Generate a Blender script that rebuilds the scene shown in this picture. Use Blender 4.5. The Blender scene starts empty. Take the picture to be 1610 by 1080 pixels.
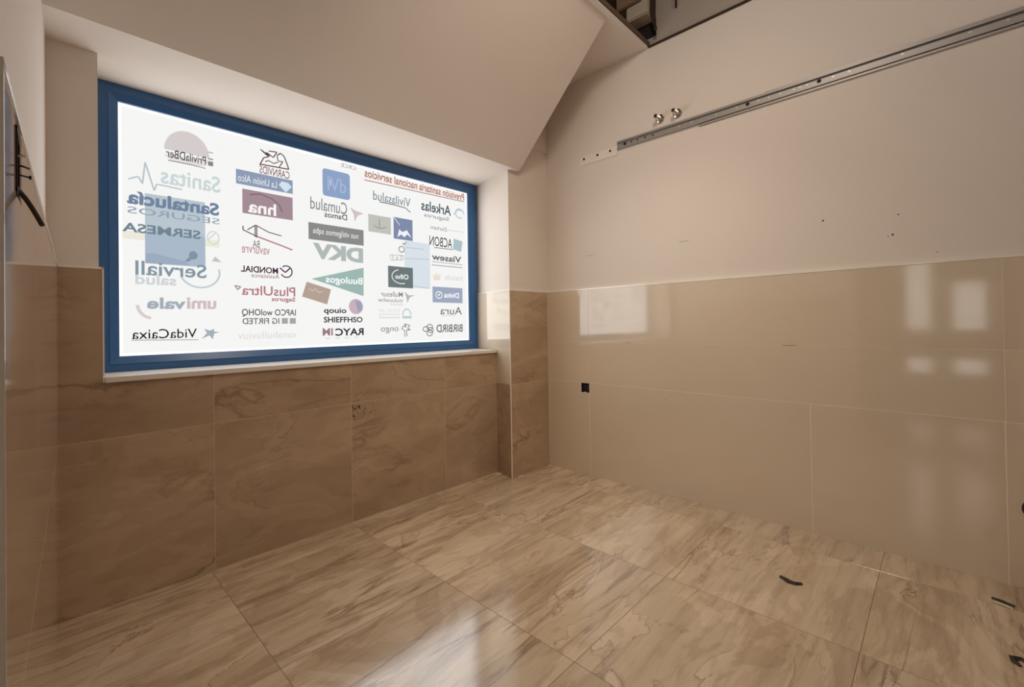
import bpy, bmesh, math, random
from mathutils import Vector, Matrix

# ------------------------------------------------------------------ camera
S = bpy.context.scene
COL = S.collection
cam_data = bpy.data.cameras.new('camera')
cam = bpy.data.objects.new('camera', cam_data)
COL.objects.link(cam)
YAW, PITCH, ROLL = math.radians(46.2768), math.radians(-0.5413), math.radians(-0.8677)
fwd = Vector((math.sin(YAW), math.cos(YAW), 0)); rgt = Vector((math.cos(YAW), -math.sin(YAW), 0)); up = Vector((0, 0, 1))
f2 = fwd * math.cos(PITCH) - up * math.sin(PITCH)
u2 = up * math.cos(PITCH) + fwd * math.sin(PITCH)
r3 = rgt * math.cos(ROLL) + u2 * math.sin(ROLL)
u3 = u2 * math.cos(ROLL) - rgt * math.sin(ROLL)
cam.matrix_world = Matrix(((r3.x, u3.x, -f2.x, 0), (r3.y, u3.y, -f2.y, 0), (r3.z, u3.z, -f2.z, 1.0015), (0, 0, 0, 1)))
cam_data.sensor_fit = 'HORIZONTAL'; cam_data.sensor_width = 36
cam_data.lens = 15.792; cam_data.shift_y = -0.02265
cam_data.clip_start = 0.005
S.camera = cam

# ------------------------------------------------------------------ world, lights, exposure
world = bpy.data.worlds.new('world'); S.world = world; world.use_nodes = True
world.node_tree.nodes['Background'].inputs[0].default_value = (0.55, 0.62, 0.75, 1)
world.node_tree.nodes['Background'].inputs[1].default_value = 0.3
S.view_settings.view_transform = 'Standard'; S.view_settings.look = 'None'
S.view_settings.exposure = 0.0; S.view_settings.gamma = 1.0
S.view_settings.use_curve_mapping = False
WINDOW_GLOW = 0.92            # backlit film of the window
HALL_GLOW = 1.5              # daylight window at the far end of the hall


def lamp(name, loc, size, power, color, rot=(0, 0, 0), kind='AREA', spread=180):
    d = bpy.data.lights.new(name, kind)
    d.energy = power; d.color = color
    if kind == 'AREA':
        d.shape = 'DISK'; d.size = size; d.spread = math.radians(spread)
    else:
        d.shadow_soft_size = size
    o = bpy.data.objects.new(name, d); COL.objects.link(o)
    o.location = loc; o.rotation_euler = rot
    return o


aim = Vector((1.0, 1.15, -1.75)).to_track_quat('-Z', 'Y').to_euler()
# daylight coming in through the frosted window
day = lamp('window_daylight', (1.169, 2.430, 1.423), 1.90, 7.7, (0.96, 0.985, 1.0), rot=(-math.pi / 2, 0, 0))
day.data.shape = 'RECTANGLE'; day.data.size = 1.90; day.data.size_y = 1.056
lamp('void_fill', (1.05, 0.42, 2.82), 0.12, 25, (1, 0.91, 0.82), kind='POINT')  # added fill point inside the void, with no fitting behind it
lamp('ceiling_fill', (1.62, 1.12, 2.56), 0.35, 4.2, (1, 0.90, 0.74), spread=110)  # added downward fill brightening floor and right wall, not a known fixture
lamp('room_fill', (1.20, 0.45, 2.52), 0.4, 3, (1, 0.80, 0.58), rot=aim, spread=125)  # added warm fill aimed into the far right corner, unseen source


# ------------------------------------------------------------------ materials
def lin(c):
    return tuple(((v / 255) / 12.92 if v / 255 <= 0.04045 else ((v / 255 + 0.055) / 1.055) ** 2.4) for v in c) + (1,)


def new_mat(name):
    m = bpy.data.materials.new(name); m.use_nodes = True
    nt = m.node_tree
    return m, nt, nt.nodes['Principled BSDF']


def simple(name, col, rough=0.5, metal=0.0, ior=1.5, bump=0.0, bscale=60, var=0.0):
    m, nt, b = new_mat(name)
    b.inputs['Base Color'].default_value = (*col, 1)
    b.inputs['Roughness'].default_value = rough; b.inputs['Metallic'].default_value = metal
    b.inputs['IOR'].default_value = ior
    if bump or var:
        tc = nt.nodes.new('ShaderNodeNewGeometry')
        n = nt.nodes.new('ShaderNodeTexNoise'); n.inputs['Scale'].default_value = bscale; n.inputs['Detail'].default_value = 5
        nt.links.new(tc.outputs['Position'], n.inputs['Vector'])
        if bump:
            bp = nt.nodes.new('ShaderNodeBump'); bp.inputs['Strength'].default_value = bump; bp.inputs['Distance'].default_value = 0.002
            nt.links.new(n.outputs['Fac'], bp.inputs['Height']); nt.links.new(bp.outputs['Normal'], b.inputs['Normal'])
        if var:
            n2 = nt.nodes.new('ShaderNodeTexNoise'); n2.inputs['Scale'].default_value = 2.2; n2.inputs['Detail'].default_value = 4
            nt.links.new(tc.outputs['Position'], n2.inputs['Vector'])
            mx = nt.nodes.new('ShaderNodeMix'); mx.data_type = 'RGBA'
            mx.inputs[6].default_value = (*[c * (1 - var) for c in col], 1); mx.inputs[7].default_value = (*[min(1, c * (1 + var)) for c in col], 1)
            nt.links.new(n2.outputs['Fac'], mx.inputs[0]); nt.links.new(mx.outputs[2], b.inputs['Base Color'])
    return m


def ramp(nt, src, stops, interp='LINEAR'):
    r = nt.nodes.new('ShaderNodeValToRGB'); r.color_ramp.interpolation = interp
    e = r.color_ramp.elements
    while len(e) > 1:
        e.remove(e[-1])
    e[0].position = stops[0][0]; e[0].color = (*stops[0][1], 1)
    for p, c in stops[1:]:
        k = e.new(p); k.color = (*c, 1)
    nt.links.new(src, r.inputs[0])
    return r.outputs[0]


def math_n(nt, op, a, b=None, clamp=False):
    n = nt.nodes.new('ShaderNodeMath'); n.operation = op; n.use_clamp = clamp
    for i, v in enumerate((a, b)):
        if v is None:
            continue
        if isinstance(v, (int, float)):
            n.inputs[i].default_value = v
        else:
            nt.links.new(v, n.inputs[i])
    return n.outputs[0]


def mixc(nt, f, a, b, mode='MIX'):
    n = nt.nodes.new('ShaderNodeMix'); n.data_type = 'RGBA'; n.blend_type = mode
    for i, v in ((0, f), (6, a), (7, b)):
        if isinstance(v, (int, float)):
            n.inputs[i].default_value = v
        elif isinstance(v, tuple):
            n.inputs[i].default_value = (*v, 1)
        else:
            nt.links.new(v, n.inputs[i])
    return n.outputs[2]


def marble(name, dark, mid, light, vein, stretch, rough, ior, vein_amount, streak, tint=0.12, rot=(0, 0, 0), warp=0.35, specks=0.0, patch=0.0, soft=0.0):
    """polished travertine-look porcelain: long soft bands, broken dark veins, a few fine specks; every tile has its own cut"""
    m, nt, b = new_mat(name)
    tc = nt.nodes.new('ShaderNodeTexCoord'); oi = nt.nodes.new('ShaderNodeObjectInfo')
    off = nt.nodes.new('ShaderNodeVectorMath'); off.operation = 'MULTIPLY_ADD'
    cmb = nt.nodes.new('ShaderNodeCombineXYZ')
    for i, k in enumerate((37.0, 91.0, 53.0)):
        nt.links.new(math_n(nt, 'MULTIPLY', oi.outputs['Random'], k), cmb.inputs[i])
    add = nt.nodes.new('ShaderNodeVectorMath'); add.operation = 'ADD'
    nt.links.new(tc.outputs['Object'], add.inputs[0]); nt.links.new(cmb.outputs[0], add.inputs[1])
    mp = nt.nodes.new('ShaderNodeMapping'); mp.inputs['Scale'].default_value = stretch; mp.inputs['Rotation'].default_value = rot
    nt.links.new(add.outputs[0], mp.inputs['Vector'])
    w = nt.nodes.new('ShaderNodeTexNoise'); w.inputs['Scale'].default_value = 1.3; w.inputs['Detail'].default_value = 3
    nt.links.new(mp.outputs[0], w.inputs['Vector'])
    wv = nt.nodes.new('ShaderNodeVectorMath'); wv.operation = 'SCALE'; wv.inputs['Scale'].default_value = warp
    nt.links.new(w.outputs['Color'], wv.inputs[0])
    co = nt.nodes.new('ShaderNodeVectorMath'); co.operation = 'ADD'
    nt.links.new(mp.outputs[0], co.inputs[0]); nt.links.new(wv.outputs[0], co.inputs[1])

    def noise(scale, detail, rough_=0.6, dist=0.0, src=co.outputs[0]):
        n = nt.nodes.new('ShaderNodeTexNoise'); n.inputs['Scale'].default_value = scale; n.inputs['Detail'].default_value = detail
        n.inputs['Roughness'].default_value = rough_; n.inputs['Distortion'].default_value = dist
        nt.links.new(src, n.inputs['Vector'])
        return n.outputs['Fac']
    bands = noise(1.6, 8, 0.62, 0.3)
    base = ramp(nt, bands, [(0.30, dark), (0.47, mid), (0.60, light), (0.75, mid)])
    if soft:
        base = mixc(nt, soft, base, mid)
    if patch:
        # angular slabs of slightly different stone with a crisp broken edge, strength different from tile to tile
        pm = nt.nodes.new('ShaderNodeMapping'); pm.inputs['Scale'].default_value = tuple(1.3 if v < 1 else 2.6 for v in stretch)
        nt.links.new(add.outputs[0], pm.inputs['Vector'])
        pn = noise(1.5, 9, 0.56, 0.7, pm.outputs[0])
        lt = ramp(nt, pn, [(0.40, (0.80, 0.76, 0.72)), (0.415, (0.95, 0.94, 0.93)), (0.50, (0.98, 0.97, 0.96)), (0.512, (1.14, 1.15, 1.17)), (0.58, (1.07, 1.07, 1.07)), (0.592, (0.90, 0.88, 0.86)), (0.70, (1.0, 1.0, 1.0))])
        rnd = math_n(nt, 'ADD', math_n(nt, 'MULTIPLY', math_n(nt, 'FRACT', math_n(nt, 'MULTIPLY', oi.outputs['Random'], 7.3)), 0.6), 0.4)
        base = mixc(nt, math_n(nt, 'MULTIPLY', rnd, patch), base, lt, 'MULTIPLY')
        edge = math_n(nt, 'ABSOLUTE', math_n(nt, 'SUBTRACT', pn, 0.506))
        el = ramp(nt, edge, [(0.0, (1, 1, 1)), (0.006, (0.3, 0.3, 0.3)), (0.014, (0, 0, 0))])
        em = ramp(nt, noise(2.3, 3, 0.6, 0.0, add.outputs[0]), [(0.48, (0, 0, 0)), (0.60, (1, 1, 1))])
        base = mixc(nt, math_n(nt, 'MULTIPLY', math_n(nt, 'MULTIPLY', el, em), 0.75 * patch), base, vein)
        ll = math_n(nt, 'ABSOLUTE', math_n(nt, 'SUBTRACT', noise(4.5, 8, 0.65, 0.8), 0.52))
        lm = ramp(nt, noise(3.1, 3, 0.6, 0.0, add.outputs[0]), [(0.55, (0, 0, 0)), (0.64, (1, 1, 1))])
        base = mixc(nt, math_n(nt, 'MULTIPLY', math_n(nt, 'MULTIPLY', ramp(nt, ll, [(0.0, (1, 1, 1)), (0.012, (0, 0, 0))]), lm), 0.45 * patch), base, (0.80, 0.68, 0.54))
    fine = noise(7.0, 8, 0.65, 0.2)
    base = mixc(nt, math_n(nt, 'MULTIPLY', ramp(nt, fine, [(0.50, (0, 0, 0)), (0.72, (1, 1, 1))]), streak), base, vein)
    ridge = math_n(nt, 'ABSOLUTE', math_n(nt, 'SUBTRACT', noise(1.9, 7, 0.58, 0.5), 0.5))
    thin = ramp(nt, ridge, [(0.0, (1, 1, 1)), (0.009, (0.55, 0.55, 0.55)), (0.03, (0, 0, 0))])
    mask = ramp(nt, noise(1.1, 3), [(0.46, (0, 0, 0)), (0.62, (1, 1, 1))])
    base = mixc(nt, math_n(nt, 'MULTIPLY', math_n(nt, 'MULTIPLY', thin, mask), vein_amount), base, vein)
    if specks:
        sp = ramp(nt, noise(26, 6, 0.7, 1.2, add.outputs[0]), [(0.60, (0, 0, 0)), (0.70, (1, 1, 1))])
        sm = ramp(nt, noise(2.6, 4, 0.6, 0.5, add.outputs[0]), [(0.58, (0, 0, 0)), (0.66, (1, 1, 1))])
        base = mixc(nt, math_n(nt, 'MULTIPLY', math_n(nt, 'MULTIPLY', sp, sm), specks), base, tuple(v * 0.7 for v in vein))
    tone = math_n(nt, 'ADD', math_n(nt, 'MULTIPLY', oi.outputs['Random'], tint), 1 - tint / 2)
    vm = nt.nodes.new('ShaderNodeVectorMath'); vm.operation = 'SCALE'
    nt.links.new(base, vm.inputs[0]); nt.links.new(tone, vm.inputs['Scale'])
    nt.links.new(vm.outputs[0], b.inputs['Base Color'])
    b.inputs['Roughness'].default_value = rough; b.inputs['IOR'].default_value = ior
    rr = ramp(nt, fine, [(0.3, (rough * 0.8,) * 3), (0.8, (rough * 1.6,) * 3)])
    nt.links.new(rr, b.inputs['Roughness'])
    return m


def emit(name, rgb, k):
    m = bpy.data.materials.new(name); m.use_nodes = True
    nt = m.node_tree; nt.nodes.clear()
    o = nt.nodes.new('ShaderNodeOutputMaterial'); e = nt.nodes.new('ShaderNodeEmission')
    e.inputs[0].default_value = rgb; e.inputs[1].default_value = k
    nt.links.new(e.outputs[0], o.inputs[0])
    return m


M = {}
M['plaster'] = simple('white_plaster', (0.77, 0.69, 0.62), 0.85, bump=0.15, bscale=45, var=0.03)
M['grout'] = simple('grout', (0.66, 0.545, 0.425), 0.8)
M['floor_grout'] = simple('floor_grout', (0.23, 0.16, 0.105), 0.8)
M['floor_tile'] = marble('floor_marble', (0.37, 0.25, 0.155), (0.58, 0.445, 0.31), (0.66, 0.525, 0.385), (0.17, 0.095, 0.05),
                         (0.50, 4.0, 4.0), 0.12, 2.25, 0.8, 0.42, specks=0.8, warp=0.3, patch=1.0, soft=0.25)
M['wall_tile'] = marble('wall_marble', (0.35, 0.235, 0.15), (0.47, 0.335, 0.225), (0.55, 0.41, 0.29), (0.20, 0.115, 0.06),
                        (0.8, 2.0, 2.0), 0.10, 1.6, 0.75, 0.10, specks=0.5, patch=0.6, soft=0.45)
M['side_tile'] = marble('side_wall_marble', (0.40, 0.285, 0.19), (0.47, 0.34, 0.24), (0.52, 0.39, 0.28), (0.24, 0.15, 0.09),
                        (2.4, 0.8, 2.4), 0.05, 1.6, 0.4, 0.12)
M['cream_tile'] = marble('cream_gloss_tile', (0.69, 0.57, 0.43), (0.705, 0.585, 0.445), (0.72, 0.60, 0.46), (0.64, 0.515, 0.385),
                         (0.5, 0.8, 1.2), 0.065, 2.0, 0.0, 0.03, tint=0.03)
M['trim'] = simple('glossy_edge_trim', (0.93, 0.87, 0.78), 0.12, ior=2.2)
M['sill'] = simple('white_stone', (0.80, 0.75, 0.68), 0.25, bump=0.03)
M['blue'] = simple('blue_painted_steel', (0.034, 0.13, 0.33), 0.28, bump=0.03, bscale=15)
M['film'] = emit('backlit_frosted_film', (1.0, 1.0, 0.985, 1), WINDOW_GLOW)
M['glass_edge'] = emit('daylit_glass', (0.97, 0.99, 1.0, 1), WINDOW_GLOW * 1.5)
M['steel'] = simple('galvanised_steel', (0.40, 0.37, 0.35), 0.5, metal=0.5, bump=0.1, bscale=30)
M['chrome'] = simple('chrome', (0.80, 0.78, 0.75), 0.12, metal=1.0)
M['rivet'] = simple('pale_rivet', (0.62, 0.58, 0.54), 0.45, metal=0.4)
M['dark'] = simple('dark_hole', (0.012, 0.009, 0.008), 0.8)
M['dark_brown'] = simple('dark_brown_insulation', (0.035, 0.018, 0.010), 0.7, bump=0.3, bscale=80)
M['wire_brown'] = simple('brown_wire', (0.10, 0.04, 0.02), 0.5)
M['wire_blue'] = simple('blue_wire', (0.03, 0.02, 0.12), 0.5)
M['grey_plastic'] = simple('grey_plastic', (0.35, 0.33, 0.31), 0.45)
M['render_grey'] = simple('rough_render', (0.42, 0.36, 0.31), 0.95, bump=0.6, bscale=25, var=0.15)
M['block'] = simple('pale_hollow_block', (0.50, 0.42, 0.33), 0.95, bump=0.5, bscale=40, var=0.1)
M['block_brown'] = simple('brown_hollow_block', (0.26, 0.17, 0.10), 0.95, bump=0.5, bscale=40, var=0.15)
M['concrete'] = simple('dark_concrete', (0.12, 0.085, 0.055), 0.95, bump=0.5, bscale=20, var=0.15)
M['debris'] = simple('dark_debris', (0.03, 0.018, 0.010), 0.7)
M['crumb'] = simple('plaster_crumb', (0.68, 0.58, 0.46), 0.9)
M['hall_glass'] = emit('hall_daylit_glass', (1.0, 0.95, 0.88, 1), HALL_GLOW)


# ------------------------------------------------------------------ helpers
def link(name, mesh, mats, parent=None, loc=(0, 0, 0)):
    o = bpy.data.objects.new(name, mesh)
    COL.objects.link(o); o.location = loc
    if parent is not None:
        o.parent = parent
    for m in (mats if isinstance(mats, (list, tuple)) else [mats]):
        if m.name not in [k.name for k in mesh.materials]:
            mesh.materials.append(m)
    return o


def mesh_of(bm, name):
    bmesh.ops.recalc_face_normals(bm, faces=bm.faces)
    me = bpy.data.meshes.new(name); bm.to_mesh(me); bm.free()
    return me


def obj(name, bm, mats, parent=None, loc=(0, 0, 0), smooth=False):
    me = mesh_of(bm, name)
    if smooth:
        for p in me.polygons:
            p.use_smooth = True
    return link(name, me, mats, parent, loc)


def box(bm, x0, x1, y0, y1, z0, z1, mi=0):
    vs = [bm.verts.new(p) for p in ((x0, y0, z0), (x1, y0, z0), (x1, y1, z0), (x0, y1, z0), (x0, y0, z1), (x1, y0, z1), (x1, y1, z1), (x0, y1, z1))]
    for f in ((0, 3, 2, 1), (4, 5, 6, 7), (0, 1, 5, 4), (1, 2, 6, 5), (2, 3, 7, 6), (3, 0, 4, 7)):
        bm.faces.new([vs[i] for i in f]).material_index = mi


def prism(bm, pts, z0, z1):
    """vertical prism over a plan polygon"""
    a = [bm.verts.new((x, y, z0)) for x, y in pts]; b = [bm.verts.new((x, y, z1)) for x, y in pts]
    bm.faces.new(a[::-1]); bm.faces.new(b)
    for i in range(len(pts)):
        j = (i + 1) % len(pts); bm.faces.new((a[i], a[j], b[j], b[i]))


def cyl(bm, p, q, r0, r1=None, n=16, caps=True):
    p, q = Vector(p), Vector(q); r1 = r0 if r1 is None else r1
    d = (q - p).normalized(); a = d.orthogonal().normalized(); b = d.cross(a)
    ra, rb = [], []
    for i in range(n):
        t = 2 * math.pi * i / n; v = a * math.cos(t) + b * math.sin(t)
        ra.append(bm.verts.new(p + v * r0)); rb.append(bm.verts.new(q + v * r1))
    for i in range(n):
        j = (i + 1) % n; bm.faces.new((ra[i], ra[j], rb[j], rb[i]))
    if caps:
        bm.faces.new(ra[::-1]); bm.faces.new(rb)


def tube(bm, pts, r, n=8):
    for a, b in zip(pts[:-1], pts[1:]):
        cyl(bm, a, b, r, r, n)


def tag(o, label=None, cat=None, group=None, kind=None):
    if label: o['label'] = label
    if cat: o['category'] = cat
    if group: o['group'] = group
    if kind: o['kind'] = kind
    return o


def empty(name, loc=(0, 0, 0), parent=None):
    o = bpy.data.objects.new(name, None); COL.objects.link(o); o.location = loc; o.empty_display_size = 0.05
    if parent is not None:
        o.parent = parent
    return o


def struct(name, bm, m, loc=(0, 0, 0)):
    return tag(obj(name, bm, m, None, loc), kind='structure')


def tile(parent, origin, U, V, N, poly, mat, t=0.012, c=0.0008, gap=0.0009, name='tile'):
    """one tile: polygon in (u, v), shrunk by half a joint, chamfered front edge; its own object at its centre"""
    U, V, N, origin = Vector(U), Vector(V), Vector(N), Vector(origin)
    n = len(poly)

    def inset(d):
        out = []
        for i in range(n):
            p0, p1, p2 = Vector(poly[i - 1]), Vector(poly[i]), Vector(poly[(i + 1) % n])
            e1 = (p1 - p0).normalized(); e2 = (p2 - p1).normalized()
            n1 = Vector((-e1.y, e1.x)); n2 = Vector((-e2.y, e2.x))
            k = 1 + n1.dot(n2)
            out.append(p1 + (n1 + n2) * (d / k))
        return out
    cu = sum(p[0] for p in poly) / n; cv = sum(p[1] for p in poly) / n
    ctr = origin + U * cu + V * cv
    bm = bmesh.new(); rings = []
    for d, h in ((gap, -t), (gap, -c), (gap + c, 0)):
        rings.append([bm.verts.new(U * (p.x - cu) + V * (p.y - cv) + N * h) for p in inset(d)])
    for a, b in zip(rings[:-1], rings[1:]):
        for i in range(n):
            j = (i + 1) % n; bm.faces.new((a[i], a[j], b[j], b[i]))
    bm.faces.new(rings[-1])
    me = bpy.data.meshes.new(name)
    flip = U.cross(V).dot(N) < 0
    if flip:
        bmesh.ops.reverse_faces(bm, faces=bm.faces)
    bm.to_mesh(me); bm.free()
    return link(name, me, mat, parent, ctr)


R4 = lambda a, b, c, d: [(a, c), (b, c), (b, d), (a, d)]
W = 2.498            # tiled face of the right wall
ZT, ZJ = 1.225, 0.608
CEIL = 2.645
LA = 0.0362          # the left wall is not quite square to the window wall
LX = -0.0433
lw = lambda y: LX + LA * y

# ------------------------------------------------------------------ floor
bm = bmesh.new(); box(bm, -2.75, 2.8, -1.75, 2.6, -0.15, -0.0004)
floor = struct('floor', bm, M['floor_grout'])
xs = [-2.545 + 0.605 * i for i in range(10)]      # ... 0.48, 1.085, 1.69, 2.295
ys = [-1.64, -1.025, -0.42, 0.195, 0.803, 1.424, 2.03, 2.25]
xs[-1] = 2.505
for j in range(len(ys) - 1):
    for i in range(len(xs) - 1):
        a, b, c, d = xs[i], xs[i + 1], ys[j], ys[j + 1]
        if c > 0.9 and b < -0.2:
            continue
        tile(floor, (0, 0, 0), (1, 0, 0), (0, 1, 0), (0, 0, 1), R4(a, b, c, d), M['floor_tile'], t=0.006, c=0.00015, gap=0.0010)

# ------------------------------------------------------------------ right wall
bm = bmesh.new(); box(bm, W + 0.015, W + 0.12, -1.75, 2.5, -0.004, CEIL)
wall_right = struct('wall_right', bm, M['plaster'])
HY0, HY1, HZ0, HZ1 = 1.692, 1.756, 0.541, 0.605
bm = bmesh.new()
box(bm, W + 0.0007, W + 0.015, -1.62, HY0, 0, ZT); box(bm, W + 0.0007, W + 0.015, HY1, 2.035, 0, ZT)
box(bm, W + 0.0007, W + 0.015, HY0, HY1, 0, HZ0); box(bm, W + 0.0007, W + 0.015, HY0, HY1, HZ1, ZT)
obj('grout', bm, simple('pale_grout', (0.86, 0.76, 0.63), 0.8), wall_right)
right = dict(origin=(W, 0, 0), U=(0, 1, 0), V=(0, 0, 1), N=(-1, 0, 0), mat=M['cream_tile'])
for a, b in ((1.692, 2.033), (0.455, 1.692), (-0.165, 0.455), (-0.78, -0.165), (-1.62, -0.78)):
    if a == 1.692:
        poly = [(HY1, HZ1 - 0.064), (b, 0.0), (b, ZJ)]
        poly = [(a, 0), (b, 0), (b, ZJ), (HY1, ZJ), (HY1, HZ0), (a, HZ0)]
    else:
        poly = R4(a, b, 0, ZJ)
    tile(wall_right, poly=poly, gap=0.0014, **right)
for a, b in ((1.689, 2.033), (-0.167, 1.689), (-0.78, -0.167), (-1.62, -0.78)):
    tile(wall_right, poly=R4(a, b, ZJ, 0.878), gap=0.0009, **right) if a < 0 and b < 0 else tile(wall_right, poly=R4(a, b, ZJ, 0.878), gap=0.0004, **right)
    tile(wall_right, poly=R4(a, b, 0.878, ZT), gap=0.0004, **right)
bm = bmesh.new(); box(bm, W - 0.0015, W + 0.0149, -1.62, 2.033, ZT, ZT + 0.008)
tag(obj('edge_trim', bm, M['trim'], wall_right), 'glossy cream strip capping the tiles')
for y, z, r in ((0.391, 1.463, 0.004), (0.125, 1.444, 0.003), (0.145, 1.361, 0.004), (0.16, 1.356, 0.002), (0.009, 1.271, 0.002)):
    bm = bmesh.new(); cyl(bm, (W + 0.0146, y, z), (W + 0.0158, y, z), r, r, 10)
    obj('drill_hole', bm, M['dark'], wall_right)
for y, z, w_ in ((1.049, 1.458, 0.028), (1.681, 1.452, 0.03)):
    bm = bmesh.new(); box(bm, W + 0.0140, W + 0.0152, y - w_, y + w_, z - 0.0012, z + 0.0012)
    obj('scuff_mark', bm, M['grey_plastic'], wall_right)
for y, z, w_ in ((1.163, 0.554, 0.008), (0.538, 0.8805, 0.028), (1.40, 0.8785, 0.018)):
    bm = bmesh.new(); box(bm, W - 0.0006, W + 0.001, y - w_, y + w_, z - 0.0018, z + 0.0018)
    obj('scuff_mark', bm, M['grey_plastic'], wall_right)

# ------------------------------------------------------------------ window wall, with the pillar and the splayed reveal
bm = bmesh.new()
box(bm, -0.30, 0.143, 2.222, 2.62, -0.004, 2.02)
box(bm, 0.143, 2.22, 2.212, 2.62, -0.004, 0.811)
box(bm, -0.30, 2.62, 2.47, 2.62, 2.02, 3.0)
prism(bm, [(2.117, 2.043), (2.7, 2.043), (2.7, 2.62), (2.207, 2.62), (2.207, 2.46)], -0.004, 3.0)
box(bm, 2.19, W + 0.012, 2.027, 2.05, 2.225, CEIL)
wall_front = struct('wall_front', bm, M['plaster'])
bm = bmesh.new()
box(bm, 0.02, 2.14, 2.2007, 2.2125, 0, 0.811); box(bm, 0.02, 0.1505, 2.2007, 2.2215, 0.8115, ZT)
prism(bm, [(2.1095, 2.0357), (W + 0.01, 2.0357), (W + 0.01, 2.0425), (2.118, 2.0425), (2.206, 2.45), (2.196, 2.45)], 0, ZT)
obj('grout', bm, M['grout'], wall_front)
fr = dict(origin=(0, 2.20, 0), U=(1, 0, 0), V=(0, 0, 1), N=(0, -1, 0), mat=M['wall_tile'])
x_cuts = [0.030, 0.495, 1.097, 1.70, 2.142]
for a, b in zip(x_cuts[:-1], x_cuts[1:]):
    tile(wall_front, poly=R4(a, b, 0.001, ZJ), t=0.009, **fr)
    if a < 0.1:
        tile(wall_front, poly=[(a, ZJ), (b, ZJ), (b, 0.812), (0.152, 0.812), (0.152, ZT), (a, ZT)], t=0.009, **fr)
    else:
        tile(wall_front, poly=R4(a, b, ZJ, 0.812), t=0.009, **fr)
pl = dict(origin=(0, 2.035, 0), U=(1, 0, 0), V=(0, 0, 1), N=(0, -1, 0), mat=M['wall_tile'])
for z0, z1 in ((0.001, ZJ), (ZJ, ZT)):
    tile(wall_front, poly=R4(2.109, 2.4965, z0, z1), t=0.006, **pl)
# splayed side of the opening, running down to the floor
p0, p1 = Vector((2.107, 2.037, 0)), Vector((2.193, 2.452, 0))
du = (p1 - p0).normalized(); ln = (p1 - p0).length; nn = Vector((-du.y, du.x, 0))
rv = dict(origin=p0, U=du, V=(0, 0, 1), N=nn, mat=M['cream_tile'])
for z0, z1 in ((0.001, ZJ), (ZJ, ZT)):
    a_end = 0.168
    if z0 < 0.1:
        tile(wall_front, poly=R4(0.001, a_end, z0, z1), t=0.003, **dict(rv, mat=M['wall_tile']))
    else:
        tile(wall_front, poly=[(0.001, z0), (a_end, z0), (a_end, 0.834), (ln, 0.834), (ln, z1), (0.001, z1)], t=0.003, **rv)  # paler tile puts the window's brightness into the upper reveal's colour
# dark speckled stain in one tile
rnd = random.Random(5); bm = bmesh.new()
for k in range(70):
    x = 1.10 + 0.135 * rnd.random() ** 1.4; z = 0.598 - 0.075 * rnd.random() ** 1.1
    w_ = rnd.uniform(0.001, 0.003); h_ = rnd.uniform(0.002, 0.008) * (1.2 - (x - 1.10) * 5)
    a0 = rnd.uniform(-0.5, 0.5)
    pts = [(x + math.cos(t) * w_ * rnd.uniform(0.6, 1.2) + math.sin(t) * h_ * math.sin(a0), z + math.sin(t) * h_ * rnd.uniform(0.7, 1.2)) for t in [i * math.pi / 3 for i in range(6)]]
    bm.faces.new([bm.verts.new((px_, 2.1996, pz_)) for px_, pz_ in pts])
st = tag(obj('stain', bm, simple('dark_stone_stain', (0.16, 0.085, 0.045), 0.3), wall_front), 'dark speckled stain in the stone', kind='stuff')
# edge trims
bm = bmesh.new(); box(bm, 0.034, 0.153, 2.1985, 2.2215, ZT, ZT + 0.008)
obj('edge_trim', bm, M['trim'], wall_front)
bm = bmesh.new(); box(bm, 0.1505, 0.1555, 2.1985, 2.2215, 0.835, ZT + 0.008)
obj('edge_trim', bm, M['trim'], wall_front)
bm = bmesh.new(); prism(bm, [(2.105, 2.0335), (W - 0.002, 2.0335), (W - 0.002, 2.0429), (2.119, 2.0429), (2.206, 2.448), (2.192, 2.452)], ZT, ZT + 0.006)
obj('edge_trim', bm, M['trim'], wall_front)
bm = bmesh.new(); cyl(bm, (2.1075, 2.0355, 0), (2.1075, 2.0355, ZT + 0.006), 0.0035, 0.0035, 10)
tag(obj('corner_trim', bm, M['trim'], wall_front), 'thin glossy corner strip up the pillar edge')
# stone sill
bm = bmesh.new()
prism(bm, [(0.1555, 2.188), (2.136, 2.188), (2.1405, 2.2), (2.19, 2.444), (0.1555, 2.444)], 0.812, 0.832)
bmesh.ops.bevel(bm, geom=[e for e in bm.edges], offset=0.002, segments=2, affect='EDGES')
tag(obj('window_sill', bm, M['sill'], wall_front), 'white stone sill along the bottom of the window')

# ------------------------------------------------------------------ ceiling: sloped bulkhead over the window, torn-open void beyond
bm = bmesh.new()
box(bm, -0.25, 0.95, -1.75, 1.245, CEIL, CEIL + 0.013)
box(bm, 0.95, W + 0.02, -1.75, -0.70, CEIL, CEIL + 0.013)
box(bm, -0.25, W + 0.015, 1.245, 2.5, CEIL, CEIL + 0.013)
ceiling = struct('ceiling', bm, M['plaster'])
bm = bmesh.new()
L3 = [(-0.25, 2.0, 2.019), (-0.25, 1.272, CEIL), (-0.25, 2.5, CEIL), (-0.25, 2.5, 2.019)]
R3 = [(2.186, 2.0, 2.019), (2.105, 1.272, CEIL), (2.20, 2.5, CEIL), (2.20, 2.5, 2.019)]
a = [bm.verts.new(p) for p in L3]; b = [bm.verts.new(p) for p in R3]
bm.faces.new(a[::-1]); bm.faces.new(b)
for i in range(4):
    j = (i + 1) % 4; bm.faces.new((a[i], a[j], b[j], b[i]))
tag(obj('sloped_bulkhead', bm, M['plaster'], ceiling), 'sloping plaster face rising from the window head to the ceiling')
bm = bmesh.new(); box(bm, 0.95, W + 0.014, 1.238, 1.262, CEIL - 0.004, CEIL + 0.02)
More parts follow.
